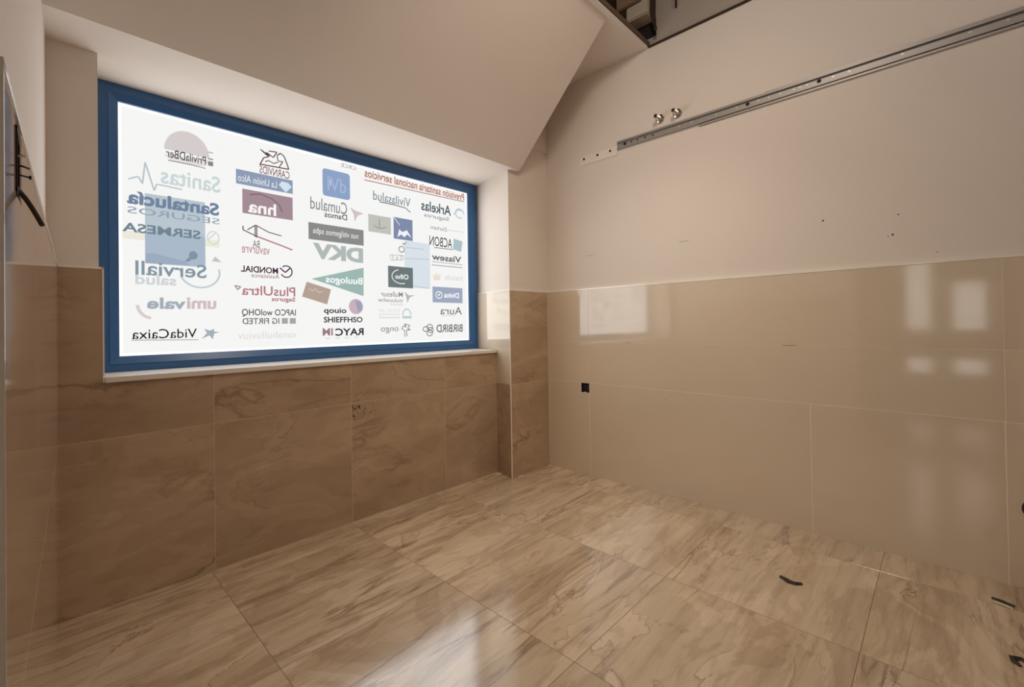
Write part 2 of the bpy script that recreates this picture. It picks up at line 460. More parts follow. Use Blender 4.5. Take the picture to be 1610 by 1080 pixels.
tag(obj('edge_bead', bm, M['plaster'], ceiling), 'raised plaster bead along the ceiling opening')
bm = bmesh.new(); box(bm, 0.95, W + 0.012, 1.229, 1.2375, CEIL + 0.004, CEIL + 0.028)
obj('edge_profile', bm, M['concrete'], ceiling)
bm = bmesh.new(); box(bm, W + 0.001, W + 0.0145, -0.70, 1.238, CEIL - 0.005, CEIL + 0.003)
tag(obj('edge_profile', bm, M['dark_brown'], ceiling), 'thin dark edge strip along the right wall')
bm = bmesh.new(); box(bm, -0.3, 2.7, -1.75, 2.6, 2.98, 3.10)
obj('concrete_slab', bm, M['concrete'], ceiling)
bm = bmesh.new(); box(bm, W + 0.02, W + 0.14, -1.75, 2.5, CEIL, 2.98)
tag(obj('void_wall', bm, M['render_grey'], ceiling), 'grey rough wall inside the ceiling void')
bm = bmesh.new(); box(bm, 0.80, 0.9, -0.75, 1.5, CEIL + 0.013, 2.98); box(bm, 0.85, W, 1.62, 1.7, CEIL + 0.013, 2.98); box(bm, 0.85, W + 0.02, -0.80, -0.72, CEIL + 0.013, 2.98)
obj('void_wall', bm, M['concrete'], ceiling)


def rough_block(name, x0, x1, y0, y1, z0, z1, mat, seed):
    rnd = random.Random(seed)
    bm = bmesh.new(); box(bm, x0, x1, y0, y1, z0, z1)
    bmesh.ops.bevel(bm, geom=list(bm.edges), offset=0.006, segments=2, affect='EDGES')
    for v in bm.verts:
        v.co += Vector((rnd.uniform(-1, 1), rnd.uniform(-1, 1), rnd.uniform(-1, 1))) * 0.0015
    return obj(name, bm, mat, ceiling)


tag(rough_block('block', 2.402, 2.507, 1.188, 1.322, 2.78, 2.975, M['block'], 1), 'pale block on the underside of the slab')
rough_block('block', 2.40, 2.512, 1.290, 1.375, 2.86, 2.975, M['block_brown'], 2)
rough_block('block', 2.38, 2.40, 1.215, 1.375, 2.86, 2.975, M['block_brown'], 3)
bm = bmesh.new(); prism(bm, [(W + 0.012, 1.19), (W + 0.021, 1.19), (W + 0.021, 1.33), (W + 0.012, 1.33)], 2.70, 2.80)
obj('gap', bm, M['dark'], ceiling)
bm = bmesh.new()
prev = None
for k in range(10):
    t = k / 9
    y = 1.196 - 0.034 * t; z = 2.97 - 0.265 * t; w_ = 0.030 * (1 - t) ** 0.8 + 0.006; x = 2.44 + 0.006 * math.sin(t * 5)
    ring = [bm.verts.new((x + dx * 0.008, y + dy * w_, z)) for dx, dy in ((-1, -0.7), (0, -1), (1, -0.7), (1, 0.7), (0, 1), (-1, 0.7))]
    if prev:
        for i in range(6):
            bm.faces.new((prev[i], prev[(i + 1) % 6], ring[(i + 1) % 6], ring[i]))
    else:
        bm.faces.new(ring)
    prev = ring
bm.faces.new(prev[::-1])
for k in range(1):
    cyl(bm, (2.446, 1.163, 2.70), (2.446, 1.160, 2.685), 0.010, 0.008, 10)
tag(obj('hanging_strip', bm, M['dark_brown'], None), 'dark brown tapering strip hanging from the slab inside the open ceiling void', 'insulation')
bm = bmesh.new()
cyl(bm, (W + 0.012, 1.066, 2.80), (W + 0.012, 1.066, 2.98), 0.0065, 0.0065, 12)
conduit = tag(obj('conduit', bm, M['dark_brown'], None), 'thin dark conduit running up the grey wall of the ceiling void', 'conduit')
bm = bmesh.new(); cyl(bm, (W + 0.013, 1.087, 2.81), (W + 0.013, 1.087, 2.98), 0.004, 0.004, 12)
tag(obj('conduit', bm, M['grey_plastic'], None), 'slimmer grey conduit beside the dark one in the ceiling void', 'conduit')

# ------------------------------------------------------------------ left wall with the doorway beside the camera
Y0 = 0.568
off = lambda y, d: (lw(y) + d, y)
bm = bmesh.new()
prism(bm, [off(Y0, -0.027), off(2.3, -0.027), (-0.16, 2.3), (-0.16, Y0)], -0.004, CEIL)
prism(bm, [off(-1.75, -0.027), off(-0.42, -0.027), (-0.19, -0.42), (-0.19, -1.75)], -0.004, CEIL)
prism(bm, [off(-0.42, -0.027), off(Y0, -0.027), (-0.19, Y0), (-0.19, -0.42)], 2.12, CEIL)
wall_left = struct('wall_left', bm, M['plaster'])
BY0, BY1, BZ0, BZ1 = 0.686, 0.756, 1.146, 1.217
bm = bmesh.new()
for ya, yb, za, zb in ((Y0 + 0.002, BY0, 0, ZT), (BY1, 2.2, 0, ZT), (BY0, BY1, 0, BZ0)):
    prism(bm, [off(ya, -0.0007), off(yb, -0.0007), off(yb, -0.027), off(ya, -0.027)], za, zb)
obj('grout', bm, M['grout'], wall_left)
ul = Vector((LA, 1, 0)).normalized(); nl = Vector((ul.y, -ul.x, 0)); kk = math.sqrt(1 + LA * LA)
lf = dict(origin=(LX, 0, 0), U=ul, V=(0, 0, 1), N=nl, mat=M['side_tile'])
for a, b in ((Y0, 1.0), (1.0, 1.6), (1.6, 2.198)):
    a *= kk; b *= kk
    tile(wall_left, poly=R4(a, b, 0.001, ZJ), t=0.009, gap=0.0009, **lf)
    if a < 0.7:
        y0_, y1_ = BY0 * kk, BY1 * kk
        poly = [(a, ZJ), (b, ZJ), (b, ZT), (y1_, ZT), (y1_, BZ0), (y0_, BZ0), (y0_, ZT), (a, ZT)]
    else:
        poly = R4(a, b, ZJ, ZT)
    tile(wall_left, poly=poly, t=0.009, gap=0.0009, **lf)
bm = bmesh.new(); prism(bm, [off(Y0 - 0.002, 0.0012), off(2.1985, 0.0012), off(2.1985, -0.0268), off(Y0 - 0.002, -0.0268)], ZT, ZT + 0.007)
tag(obj('edge_trim', bm, M['trim'], wall_left), 'glossy cream strip capping the left wall tiles')
bm = bmesh.new(); prism(bm, [off(Y0 - 0.004, 0.0012), off(Y0, 0.0012), off(Y0, -0.03), off(Y0 - 0.004, -0.03)], 0, ZT + 0.007)
tag(obj('corner_trim', bm, M['trim'], wall_left), 'glossy cream upright strip at the end of the left wall tiles')

# hall beyond the doorway
for name, dims in (('wall_west', (-2.75, -2.6, -1.75, 1.2)), ('wall_north', (-2.6, -0.16, 1.05, 1.2)), ('wall_back', (-2.6, 2.52, -1.75, -1.62))):
    bm = bmesh.new()
    if name == 'wall_west':
        box(bm, -2.75, -2.6, -1.75, -0.50, -0.004, CEIL); box(bm, -2.75, -2.6, 0.45, 1.2, -0.004, CEIL)
        box(bm, -2.75, -2.6, -0.50, 0.45, 1.80, CEIL); box(bm, -2.75, -2.6, -0.50, 0.45, -0.004, 0.28)
    else:
        box(bm, *dims, -0.004, CEIL)
    struct(name, bm, M['plaster'])
bm = bmesh.new(); box(bm, -2.75, -0.19, -1.75, 1.2, CEIL, CEIL + 0.05)
struct('ceiling.001', bm, M['plaster'])
window_2 = tag(empty('window_2', (-2.66, -0.025, 0.28)), kind='structure')
bm = bmesh.new()
wx0, wx1 = -0.04, 0.04
for ya, yb, za, zb in ((-0.475, -0.35, 0, 1.52), (0.345, 0.475, 0, 1.52), (-0.08, 0.125, 0, 1.52), (-0.35, 0.345, 0, 0.05), (-0.35, 0.345, 1.42, 1.52), (-0.35, 0.345, 0.22, 0.58), (-0.35, -0.08, 1.15, 1.42)):
    box(bm, wx0, wx1, ya, yb, za, zb)
obj('window_frame', bm, M['grey_plastic'], window_2)
for ya, yb, za, zb in ((0.125, 0.345, 0.58, 1.42), (-0.35, -0.08, 0.58, 1.15), (0.125, 0.345, 0.05, 0.22), (-0.35, -0.08, 0.05, 0.22)):
    bm = bmesh.new(); box(bm, -0.012, -0.004, ya, yb, za, zb)
    obj('pane', bm, M['hall_glass'], window_2)

# ------------------------------------------------------------------ the window: blue frame, backlit film, printed logos
window_1 = tag(empty('window_1', (1.17, 2.455, 0.82)), kind='structure')
WO = Vector((1.17, 2.455, 0.82))
GX0, GX1, GZ0, GZ1 = 0.219, 2.119, 0.895, 1.951
OX0, OX1, OZ0, OZ1 = 0.148, 2.193, 0.826, 2.019


def ring_frame(outer, inner, y_out, y_in, y_back):
    """a mitred rectangular frame with a sloping face between its outer and inner edge"""
    bm = bmesh.new()

    def loop(r, y):
        return [bm.verts.new(Vector((x, y, z)) - WO) for x, z in ((r[0], r[2]), (r[1], r[2]), (r[1], r[3]), (r[0], r[3]))]
    ls = [loop(outer, y_back), loop(outer, y_out), loop(inner, y_in), loop(inner, y_back)]
    for k in range(4):
        a, b = ls[k], ls[(k + 1) % 4]
        for i in range(4):
            j = (i + 1) % 4; bm.faces.new((a[i], a[j], b[j], b[i]))
    return bm


sx = 0.026
obj('outer_frame', ring_frame((OX0, OX1, OZ0, OZ1), (GX0 - 0.03, GX1 + 0.03, GZ0 - 0.03, GZ1 + 0.03), 2.440, 2.440, 2.50), M['blue'], window_1)
obj('sash_frame', ring_frame((GX0 - 0.0305, GX1 + 0.0305, GZ0 - 0.0305, GZ1 + 0.0305), (GX0, GX1, GZ0, GZ1), 2.434, 2.446, 2.50), M['blue'], window_1)
bm = bmesh.new(); box(bm, GX0 - 1.17, GX1 - 1.17, 0.004, 0.010, GZ0 - 0.82, GZ1 - 0.82)
tag(obj('glass_pane', bm, M['glass_edge'], window_1), 'daylit glass showing as a bright line around the film')
bm = bmesh.new(); box(bm, GX0 + 0.011 - 1.17, GX1 - 0.014 - 1.17, 0.0015, 0.003, GZ0 + 0.010 - 0.82, GZ1 - 0.012 - 0.82)
film = tag(obj('frosted_film', bm, M['film'], window_1), 'white backlit film printed with mirrored logos')
PM = {}


def ink(c):
    c = tuple(c)
    g = sum(c) / 3
    if 88 < g:      # printed colours are washed out by the backlight
        c = tuple(min(250, round((g + (v - g) * 0.72) * 0.93 + 22)) for v in c)
    if c not in PM:
        PM[c] = emit('backlit_print', lin(c), 1.0)
    return PM[c]


def text_verts(s, bold):
    cu = bpy.data.curves.new('lettering', 'FONT'); cu.body = s; cu.resolution_u = 3
    cu.offset = bold + 0.004
    to = bpy.data.objects.new('lettering', cu); COL.objects.link(to)
    dg = bpy.context.evaluated_depsgraph_get(); dg.update()
    me = bpy.data.meshes.new_from_object(to.evaluated_get(dg), depsgraph=dg)
    bpy.data.objects.remove(to); bpy.data.curves.remove(cu)
    vs = [(v.co.x, v.co.y) for v in me.vertices]; fs = [tuple(p.vertices) for p in me.polygons]
    bpy.data.meshes.remove(me)
    return vs, fs


LOGOS = [
 ('grey half dome emblem with black mirrored lettering across its base', [
   ('ell', (206, 196, 194), 1, (0.4566, 1.797, 0.0843, 0.0998), 0, 180),
   ('poly', (222, 214, 211), 1, [(0.3722, 1.7738), (0.5407, 1.7887), (0.5229, 1.7546), (0.4692, 1.7472), (0.3946, 1.7486)]),
   ('text', (45, 42, 45), 3, 'PrivilaDBer', (0.3789, 0.527, 1.7629, 1.8005), True, 0.0),
   ('line', (60, 58, 62), 2, 0.0028, [(0.3856, 1.7492), (0.4692, 1.7502), (0.5254, 1.7463)]),
   ('line', (150, 150, 152), 2, 0.0045, [(0.5359, 1.8261), (0.5562, 1.8255)]),
   ('line', (120, 120, 124), 2, 0.006, [(0.5357, 1.7948), (0.5559, 1.7955)]),
   ('poly', (120, 120, 124), 1, [(0.5355, 1.7631), (0.5558, 1.7631), (0.5558, 1.784), (0.5355, 1.784)]),
 ]),
 ('pale teal heartbeat line with pale mirrored lettering', [
   ('line', (172, 190, 196), 2, 0.0059, [(0.2507, 1.6364), (0.2835, 1.6539), (0.2971, 1.6265), (0.3067, 1.7203), (0.3369, 1.6042), (0.3452, 1.6344), (0.4358, 1.6299)]),
   ('text', (190, 208, 211), 3, 'Sanitas', (0.3593, 0.5835, 1.6423, 1.7178), True, 0.01),
 ]),
 ('pale blue poster rectangle behind grey blue mirrored lettering', [
   ('poly', (172, 189, 205), 1, [(0.3048, 1.2873), (0.522, 1.2873), (0.522, 1.5879), (0.3048, 1.5879)]),
   ('poly', (152, 176, 200), 2, [(0.3044, 1.2873), (0.5214, 1.2873), (0.5214, 1.4289), (0.3044, 1.4289)]),
   ('poly', (138, 160, 192), 3, [(0.306, 1.3287), (0.3332, 1.3341), (0.4423, 1.3081), (0.4642, 1.2913), (0.3058, 1.288)]),
   ('ell', (112, 134, 160), 4, (0.4755, 1.3379, 0.0163, 0.0189), 0, 360),
   ('poly', (112, 134, 160), 4, [(0.4645, 1.3344), (0.4869, 1.3312), (0.4555, 1.3067), (0.4423, 1.3081)]),
   ('text', (88, 118, 158), 5, 'Santalucía', (0.2463, 0.5775, 1.5325, 1.592), True, 0.03),
   ('text', (128, 150, 178), 5, 'SEGUROS', (0.247, 0.5796, 1.4932, 1.5215), True, 0.0),
 ]),
 ('grey mirrored capitals over a pale yellow band', [
   ('poly', (232, 230, 208), 0, [(0.2303, 1.3846), (0.5787, 1.3846), (0.5787, 1.4184), (0.2303, 1.4184)]),
   ('text', (92, 120, 138), 5, 'SERMESA', (0.2305, 0.5035, 1.4139, 1.4529), True, 0.02),
   ('arc', (212, 212, 200), 2, 0.006, (0.5534, 1.4277, 0.0229, 0.0298), 0, 360),
   ('line', (212, 212, 200), 2, 0.0059, [(0.5334, 1.4183), (0.5619, 1.4497)]),
 ]),
 ('grey blue serif mirrored lettering with a grey curved arrow', [
   ('text', (112, 140, 160), 6, 'Serviall', (0.2716, 0.5254, 1.2354, 1.2973), True, 0.01),
   ('text', (198, 204, 208), 3, 'salud', (0.2714, 0.4117, 1.1961, 1.2402), True, 0.02),
   ('arc', (186, 196, 202), 2, 0.008, (0.5017, 1.263, 0.0759, 0.0701), 200, 375),
   ('poly', (180, 190, 196), 1, [(0.5467, 1.3177), (0.5611, 1.3413), (0.5873, 1.3158)]),
 ]),
 ('pink and grey mirrored lettering with a short pink arc', [
   ('text', (208, 178, 180), 3, 'umi', (0.4494, 0.5636, 1.0938, 1.1464), True, 0.03),
   ('text', (150, 164, 178), 3, 'vale', (0.3094, 0.4459, 1.0919, 1.1422), True, 0.03),
   ('arc', (214, 194, 195), 2, 0.012, (0.3274, 1.1132, 0.0496, 0.0603), 185, 265),
 ]),
 ('black mirrored lettering with underline and a grey blue star', [
   ('text', (22, 22, 26), 3, 'VidaCaixa', (0.2586, 0.4867, 0.964, 1.0056), True, 0.0),
   ('line', (110, 110, 115), 2, 0.0027, [(0.2584, 0.9596), (0.4926, 0.9541)]),
   ('poly', (148, 164, 182), 1, [(0.5142, 1.0032), (0.5373, 0.9946), (0.5538, 1.0026), (0.5537, 0.9898), (0.5765, 0.9866), (0.5536, 0.9804), (0.5487, 0.953), (0.5348, 0.9727), (0.5047, 0.9572), (0.5256, 0.9839)]),
 ]),
 ('dark line drawing of a galloping horse over red brown mirrored lettering', [
   ('line', (88, 58, 60), 2, 0.0051, [(0.7552, 1.8211), (0.7747, 1.8619), (0.7968, 1.8706), (0.7586, 1.8995), (0.8024, 1.8751), (0.7859, 1.8919), (0.8192, 1.8734), (0.8365, 1.9054), (0.7971, 1.9009)]),
   ('line', (88, 58, 60), 2, 0.0059, [(0.8392, 1.8909), (0.8537, 1.9039), (0.871, 1.893), (0.8824, 1.865), (0.8938, 1.8305), (0.7553, 1.8241)]),
   ('line', (110, 66, 70), 2, 0.0049, [(0.8364, 1.8901), (0.8418, 1.8609), (0.8649, 1.8637), (0.8473, 1.8316)]),
   ('line', (110, 66, 70), 2, 0.0048, [(0.78, 1.8422), (0.7966, 1.8525), (0.8189, 1.843), (0.8418, 1.8548)]),
   ('text', (122, 70, 72), 3, 'CARNVIDS', (0.7542, 0.8971, 1.7791, 1.8184), True, 0.0),
 ]),
 ('slim blue bar with pale mirrored lettering and a pale blue gem', [
   ('poly', (122, 144, 180), 1, [(0.6498, 1.705), (0.9126, 1.705), (0.9126, 1.7759), (0.6498, 1.7759)]),
   ('text', (222, 230, 242), 3, 'La Unión Alco', (0.658, 0.8343, 1.7193, 1.7544), True, 0.0),
   ('poly', (196, 220, 242), 2, [(0.8435, 1.7388), (0.8581, 1.7604), (0.8901, 1.7582), (0.9077, 1.7402), (0.8779, 1.706)]),
 ]),
 ('maroon rectangle with white mirrored letters under a dark arc', [
   ('poly', (158, 122, 134), 1, [(0.6763, 1.5661), (0.9114, 1.5661), (0.9114, 1.6851), (0.6763, 1.6851)]),
   ('text', (246, 240, 242), 3, 'hna', (0.7012, 0.8299, 1.5733, 1.6342), True, 0.02),
   ('line', (122, 88, 96), 2, 0.0063, [(0.7085, 1.6618), (0.7566, 1.6737), (0.8116, 1.6593), (0.8454, 1.6352), (0.8594, 1.6009)]),
 ]),
 ('line drawing of a suspension bridge in dark red over small red lettering', [
   ('line', (92, 70, 74), 2, 0.005, [(0.6776, 1.5032), (0.6784, 1.483), (0.7386, 1.4591)]),
   ('line', (190, 110, 116), 2, 0.0076, [(0.7386, 1.4591), (0.8491, 1.4277), (0.8491, 1.4279), (0.9074, 1.4098)]),
   ('line', (92, 70, 74), 2, 0.0047, [(0.6966, 1.4856), (0.7337, 1.5145), (0.7933, 1.4873), (0.8553, 1.4763)]),
   ('line', (92, 70, 74), 2, 0.0048, [(0.7315, 1.5112), (0.7311, 1.4551)]),
   ('line', (92, 70, 74), 2, 0.0048, [(0.739, 1.5123), (0.7385, 1.4531)]),
   ('text', (120, 90, 98), 3, 'BA', (0.7194, 0.751, 1.4037, 1.4386), True, 0.0),
   ('text', (186, 116, 122), 3, 'vavurvre', (0.6716, 0.7977, 1.3719, 1.4035), True, 0.0),
 ]),
 ('dark purple mirrored capitals beside a round swirl', [
   ('text', (72, 40, 60), 3, 'MONDIAL', (0.6667, 0.8361, 1.2782, 1.31), True, 0.02),
   ('text', (150, 92, 102), 3, 'Assistance', (0.7124, 0.8419, 1.2545, 1.2753), True, 0.0),
   ('arc', (72, 40, 62), 2, 0.006, (0.8764, 1.294, 0.0282, 0.0298), -150, 130),
   ('line', (72, 40, 62), 2, 0.0066, [(0.8451, 1.3114), (0.8709, 1.2889), (0.8945, 1.3123)]),
 ]),
 ('rose red mirrored lettering with a small triangle at its end', [
   ('text', (184, 100, 116), 3, 'PlusUltra', (0.67, 0.9197, 1.1653, 1.2136), True, 0.01),
   ('line', (150, 95, 110), 2, 0.0046, [(0.6406, 1.2092), (0.653, 1.1898), (0.6658, 1.2048), (0.6406, 1.2092)]),
   ('text', (182, 84, 92), 3, 'Seguros', (0.8043, 0.9192, 1.1317, 1.1613), True, 0.02),
 ]),
 ('two dark grey lines of mirrored capitals with two grey squares', [
   ('text', (84, 84, 90), 3, 'IAPCO wolOHQ', (0.6691, 0.9217, 1.0593, 1.0979), True, 0.01),
   ('text', (92, 92, 98), 3, 'IG FIRTED', (0.6715, 0.8396, 1.0227, 1.0529), True, 0.01),
   ('poly', (156, 156, 156), 1, [(0.8519, 1.0233), (0.8815, 1.0233), (0.8815, 1.0529), (0.8519, 1.0529)]),
   ('poly', (156, 156, 156), 1, [(0.891, 1.0229), (0.9213, 1.0229), (0.9213, 1.0529), (0.891, 1.0529)]),
 ]),
 ('very pale grey line of mirrored lettering', [
   ('text', (218, 214, 214), 3, 'vanabulluviuv', (0.6518, 0.9237, 0.9504, 0.9856), True, 0.0),
 ]),
 ('blue rounded square with faint pale letters', [
   ('rrect', (118, 150, 204), 1, (1.1502, 1.8066, 0.0794, 0.0758)),
   ('text', (150, 174, 212), 2, 'dVl', (1.0992, 1.2065, 1.764, 1.8435), True, 0.0),
   ('line', (188, 208, 238), 2, 0.0054, [(1.1133, 1.8245), (1.1156, 1.7918)]),
 ]),
 ('tiny grey lettering above the blue rounded square', [
   ('text', (140, 150, 148), 3, 'CRCE', (1.1775, 1.2681, 1.9144, 1.9383), True, 0.0),
 ]),
 ('thin grey mirrored lettering with a pink three pointed bird', [
   ('text', (120, 120, 126), 3, 'Cumalud', (1.0027, 1.2108, 1.6442, 1.7118), True, 0.0),
   ('text', (88, 84, 86), 3, 'Damos', (1.0794, 1.2101, 1.6115, 1.6439), True, 0.01),
   ('poly', (206, 180, 186), 1, [(1.2285, 1.6911), (1.2645, 1.6767), (1.3127, 1.6689), (1.2752, 1.6508), (1.2564, 1.6132), (1.2511, 1.6551)]),
 ]),
 ('dark grey bar with white mirrored lettering', [
   ('poly', (126, 127, 124), 1, [(0.9919, 1.4789), (1.3109, 1.4789), (1.3109, 1.5705), (0.9919, 1.5705)]),
   ('text', (230, 230, 228), 2, 'nus vitilgemos sqba', (1.0157, 1.2769, 1.5036, 1.5467), True, 0.0),
 ]),
 ('large bold grey green mirrored capitals', [
   ('text', (166, 178, 175), 3, 'DKV', (1.0146, 1.3059, 1.3758, 1.4622), True, 0.05),
 ]),
 ('green triangle pennant with white mirrored script', [
   ('poly', (140, 178, 170), 1, [(1.0048, 1.2652), (1.3064, 1.1817), (1.3086, 1.3494)]),
   ('text', (240, 246, 244), 2, 'Buulogos', (1.0824, 1.3013, 1.2376, 1.2884), True, 0.02),
 ]),
 ('tilted brown rectangle with pale strokes', [
   ('poly', (180, 150, 130), 1, [(0.954, 1.1674), (1.0893, 1.1281), (1.1116, 1.2124), (0.9795, 1.2477)]),
   ('line', (206, 184, 168), 2, 0.0051, [(0.9916, 1.2133), (1.0104, 1.1982), (1.0232, 1.2116), (1.0423, 1.1931), (1.0651, 1.1973)]),
 ]),
 ('pink and mauve disc above dark lettering in two lines', [
   ('ell', (196, 164, 178), 1, (1.2583, 1.1193, 0.0431, 0.0444), 0, 360),
   ('poly', (150, 146, 184), 2, [(1.2507, 1.1536), (1.2874, 1.1511), (1.3005, 1.1271), (1.2979, 1.0993), (1.2718, 1.0851), (1.2612, 1.1194)]),
   ('text', (58, 56, 62), 3, 'qouio', (1.0699, 1.1996, 1.0707, 1.1099), False, 0.02),
   ('text', (48, 46, 52), 3, 'SHIEFFHSO', (1.0687, 1.2972, 1.0276, 1.0601), False, 0.02),
 ]),
 ('black mirrored capitals ending in two pink letters', [
   ('text', (40, 34, 44), 3, 'RAYC', (1.1331, 1.3035, 0.9526, 0.9945), True, 0.02),
   ('text', (150, 100, 112), 3, 'IM', (1.0617, 1.1186, 0.9561, 0.9966), True, 0.02),
   ('text', (200, 196, 198), 3, 'v v v v', (1.0718, 1.2732, 0.9359, 0.9449), True, 0.0),
 ]),
 ('long red underlined line of mirrored lettering under the top edge', [
   ('poly', (250, 232, 220), 0, [(1.3182, 1.9158), (1.3175, 1.8686), (2.0876, 1.8843), (2.0887, 1.944)]),
   ('text', (168, 92, 80), 3, 'Previsión sanitaria nacional servicios', (1.3224, 2.0877, 1.8897, 1.9395), True, 0.01),
   ('line', (120, 82, 76), 2, 0.0045, [(1.3191, 1.8703), (2.0854, 1.8838)]),
 ]),
 ('grey mirrored lettering underlined by a falling curve', [
   ('text', (100, 122, 134), 3, 'Vivilasalud', (1.3754, 1.6376, 1.7639, 1.8195), True, 0.0),
   ('line', (88, 92, 100), 2, 0.0058, [(1.4184, 1.7588), (1.5164, 1.7587), (1.6019, 1.7531), (1.6369, 1.7311)]),
 ]),
 ('beige grey square with a faint anchor', [
   ('poly', (186, 186, 178), 1, [(1.3423, 1.5689), (1.4937, 1.5689), (1.4937, 1.6735), (1.3423, 1.6735)]),
   ('line', (140, 140, 132), 2, 0.0058, [(1.4153, 1.6537), (1.4146, 1.6017)]),
   ('line', (140, 140, 132), 2, 0.0057, [(1.3785, 1.6108), (1.4003, 1.5982), (1.4321, 1.5985), (1.4606, 1.6114)]),
 ]),
 ('indigo square with a white figure and diagonal line', [
   ('poly', (108, 124, 168), 1, [(1.5126, 1.5482), (1.6514, 1.5482), (1.6514, 1.6833), (1.5126, 1.6833)]),
   ('line', (220, 224, 236), 2, 0.0048, [(1.5152, 1.6808), (1.5569, 1.6375)]),
   ('poly', (232, 236, 246), 2, [(1.5388, 1.5581), (1.5523, 1.6121), (1.5735, 1.5964), (1.6086, 1.6126), (1.6434, 1.5679), (1.6082, 1.5861), (1.5904, 1.5648), (1.5647, 1.5802)]),
 ]),
 ('tall pale blue rectangle with a small grey square and circle at its left', [
   ('poly', (206, 220, 231), 1, [(1.5886, 1.2469), (1.7848, 1.2469), (1.7848, 1.5451), (1.5886, 1.5451)]),
   ('line', (170, 182, 190), 2, 0.004, [(1.5982, 1.5016), (1.7338, 1.5054)]),
   ('line', (176, 188, 198), 2, 0.0048, [(1.584, 1.4296), (1.7801, 1.4428)]),
   ('line', (176, 188, 198), 2, 0.0049, [(1.652, 1.258), (1.7769, 1.251)]),
   ('arc', (120, 124, 124), 2, 0.006, (1.568, 1.4864, 0.0196, 0.0181), 0, 360),
   ('text', (178, 178, 180), 3, 'TaT', (1.489, 1.5799, 1.4149, 1.4468), True, 0.0),
   ('line', (176, 176, 178), 2, 0.0039, [(1.4869, 1.4435), (1.58, 1.4485), (1.5796, 1.4216), (1.4906, 1.4096), (1.4869, 1.4435)]),
   ('poly', (160, 166, 166), 2, [(1.5707, 1.5248), (1.6119, 1.5373), (1.5853, 1.5115)]),
 ]),
 ('dark grey green square with a white arc and mirrored letters', [
   ('poly', (92, 108, 108), 3, [(1.4696, 1.2432), (1.6491, 1.2432), (1.6491, 1.3747), (1.4696, 1.3747)]),
   ('arc', (238, 242, 240), 4, 0.005, (1.5655, 1.3134, 0.0693, 0.0442), 110, 290),
   ('text', (236, 240, 240), 4, 'Oiho', (1.5187, 1.6157, 1.2975, 1.3296), True, 0.02),
 ]),
 ('three small brown grey lines of mirrored lettering beside a grey bird', [
   ('text', (136, 108, 114), 3, 'Mullesur', (1.4188, 1.5719, 1.1846, 1.2162), True, 0.0),
   ('text', (140, 128, 130), 3, 'muluuwhw', (1.3987, 1.5713, 1.1509, 1.1764), True, 0.0),
   ('text', (190, 184, 184), 3, 'Zaruru', (1.4849, 1.5709, 1.1322, 1.1461), True, 0.0),
   ('poly', (176, 176, 172), 1, [(1.5853, 1.2215), (1.6155, 1.1978), (1.6629, 1.1996), (1.6242, 1.1853), (1.606, 1.1499), (1.5978, 1.1859)]),
 ]),
 ('pale grey block of small text beside a pale teal house', [
   ('text', (214, 214, 216), 3, 'Insulo sal', (1.4064, 1.5474, 1.092, 1.1135), True, 0.0),
   ('text', (212, 212, 214), 3, 'munrinna', (1.4061, 1.547, 1.0685, 1.0881), True, 0.0),
   ('line', (206, 206, 208), 2, 0.0058, [(1.4048, 1.0555), (1.5484, 1.0556)]),
   ('arc', (168, 202, 198), 2, 0.008, (1.6004, 1.069, 0.0305, 0.0404), 0, 180),
   ('poly', (168, 202, 198), 1, [(1.5674, 1.0508), (1.6355, 1.0508), (1.6355, 1.065), (1.5674, 1.065)]),
 ]),
 ('thin grey mirrored lettering beside a grey plant drawing', [
   ('text', (130, 128, 130), 3, 'ongo', (1.4158, 1.5387, 0.9589, 0.9961), True, 0.0),
   ('line', (110, 110, 114), 2, 0.0052, [(1.5853, 0.9342), (1.5816, 0.9755), (1.5602, 0.9871), (1.5777, 1.0055), (1.5949, 0.994), (1.5822, 1.0167), (1.6214, 1.0049), (1.6036, 0.9863), (1.6255, 0.9784), (1.5946, 0.9752), (1.6002, 0.9375)]),
 ]),
 ('dark teal grey mirrored lettering in two lines beside a pale swirl', [
   ('text', (66, 84, 92), 3, 'Arkelas', (1.7199, 1.9663, 1.7615, 1.8306), True, 0.01),
   ('text', (116, 124, 126), 3, 'Seguros', (1.742, 1.9494, 1.7148, 1.7494), True, 0.0),
   ('arc', (168, 198, 206), 2, 0.0091, (2.046, 1.792, 0.0379, 0.0317), 0, 300),
   ('line', (168, 198, 206), 2, 0.0089, [(1.9917, 1.7748), (2.0243, 1.8138), (2.0732, 1.818)]),
 ]),
 ('small grey mirrored lettering on the right side above a thin line', [
   ('text', (116, 124, 130), 3, 'Durham', (1.794, 1.9276, 1.6483, 1.6743), True, 0.0),
   ('line', (206, 208, 210), 2, 0.0044, [(1.9375, 1.6591), (2.0814, 1.6651)]),
 ]),
 ('dark mirrored capitals beside a pale teal slanted square', [
   ('text', (50, 56, 62), 3, 'ACBON', (1.7822, 1.9728, 1.5377, 1.6029), True, 0.0),
   ('poly', (158, 190, 196), 1, [(1.9822, 1.5329), (2.0547, 1.5215), (2.0691, 1.5974), (1.9888, 1.6083)]),
   ('line', (90, 96, 100), 2, 0.0051, [(1.8201, 1.5269), (1.9821, 1.5304)]),
 ]),
 ('dark grey brush mirrored lettering over tiny grey lines', [
   ('text', (86, 92, 94), 3, 'Viasew', (1.7995, 2.0545, 1.4424, 1.4863), True, 0.02),
   ('line', (176, 178, 180), 2, 0.0055, [(1.7991, 1.4303), (2.0661, 1.431)]),
   ('line', (166, 168, 170), 2, 0.0068, [(1.7987, 1.4081), (2.0657, 1.4099)]),
 ]),
 ('very pale gold hand emblem and lettering', [
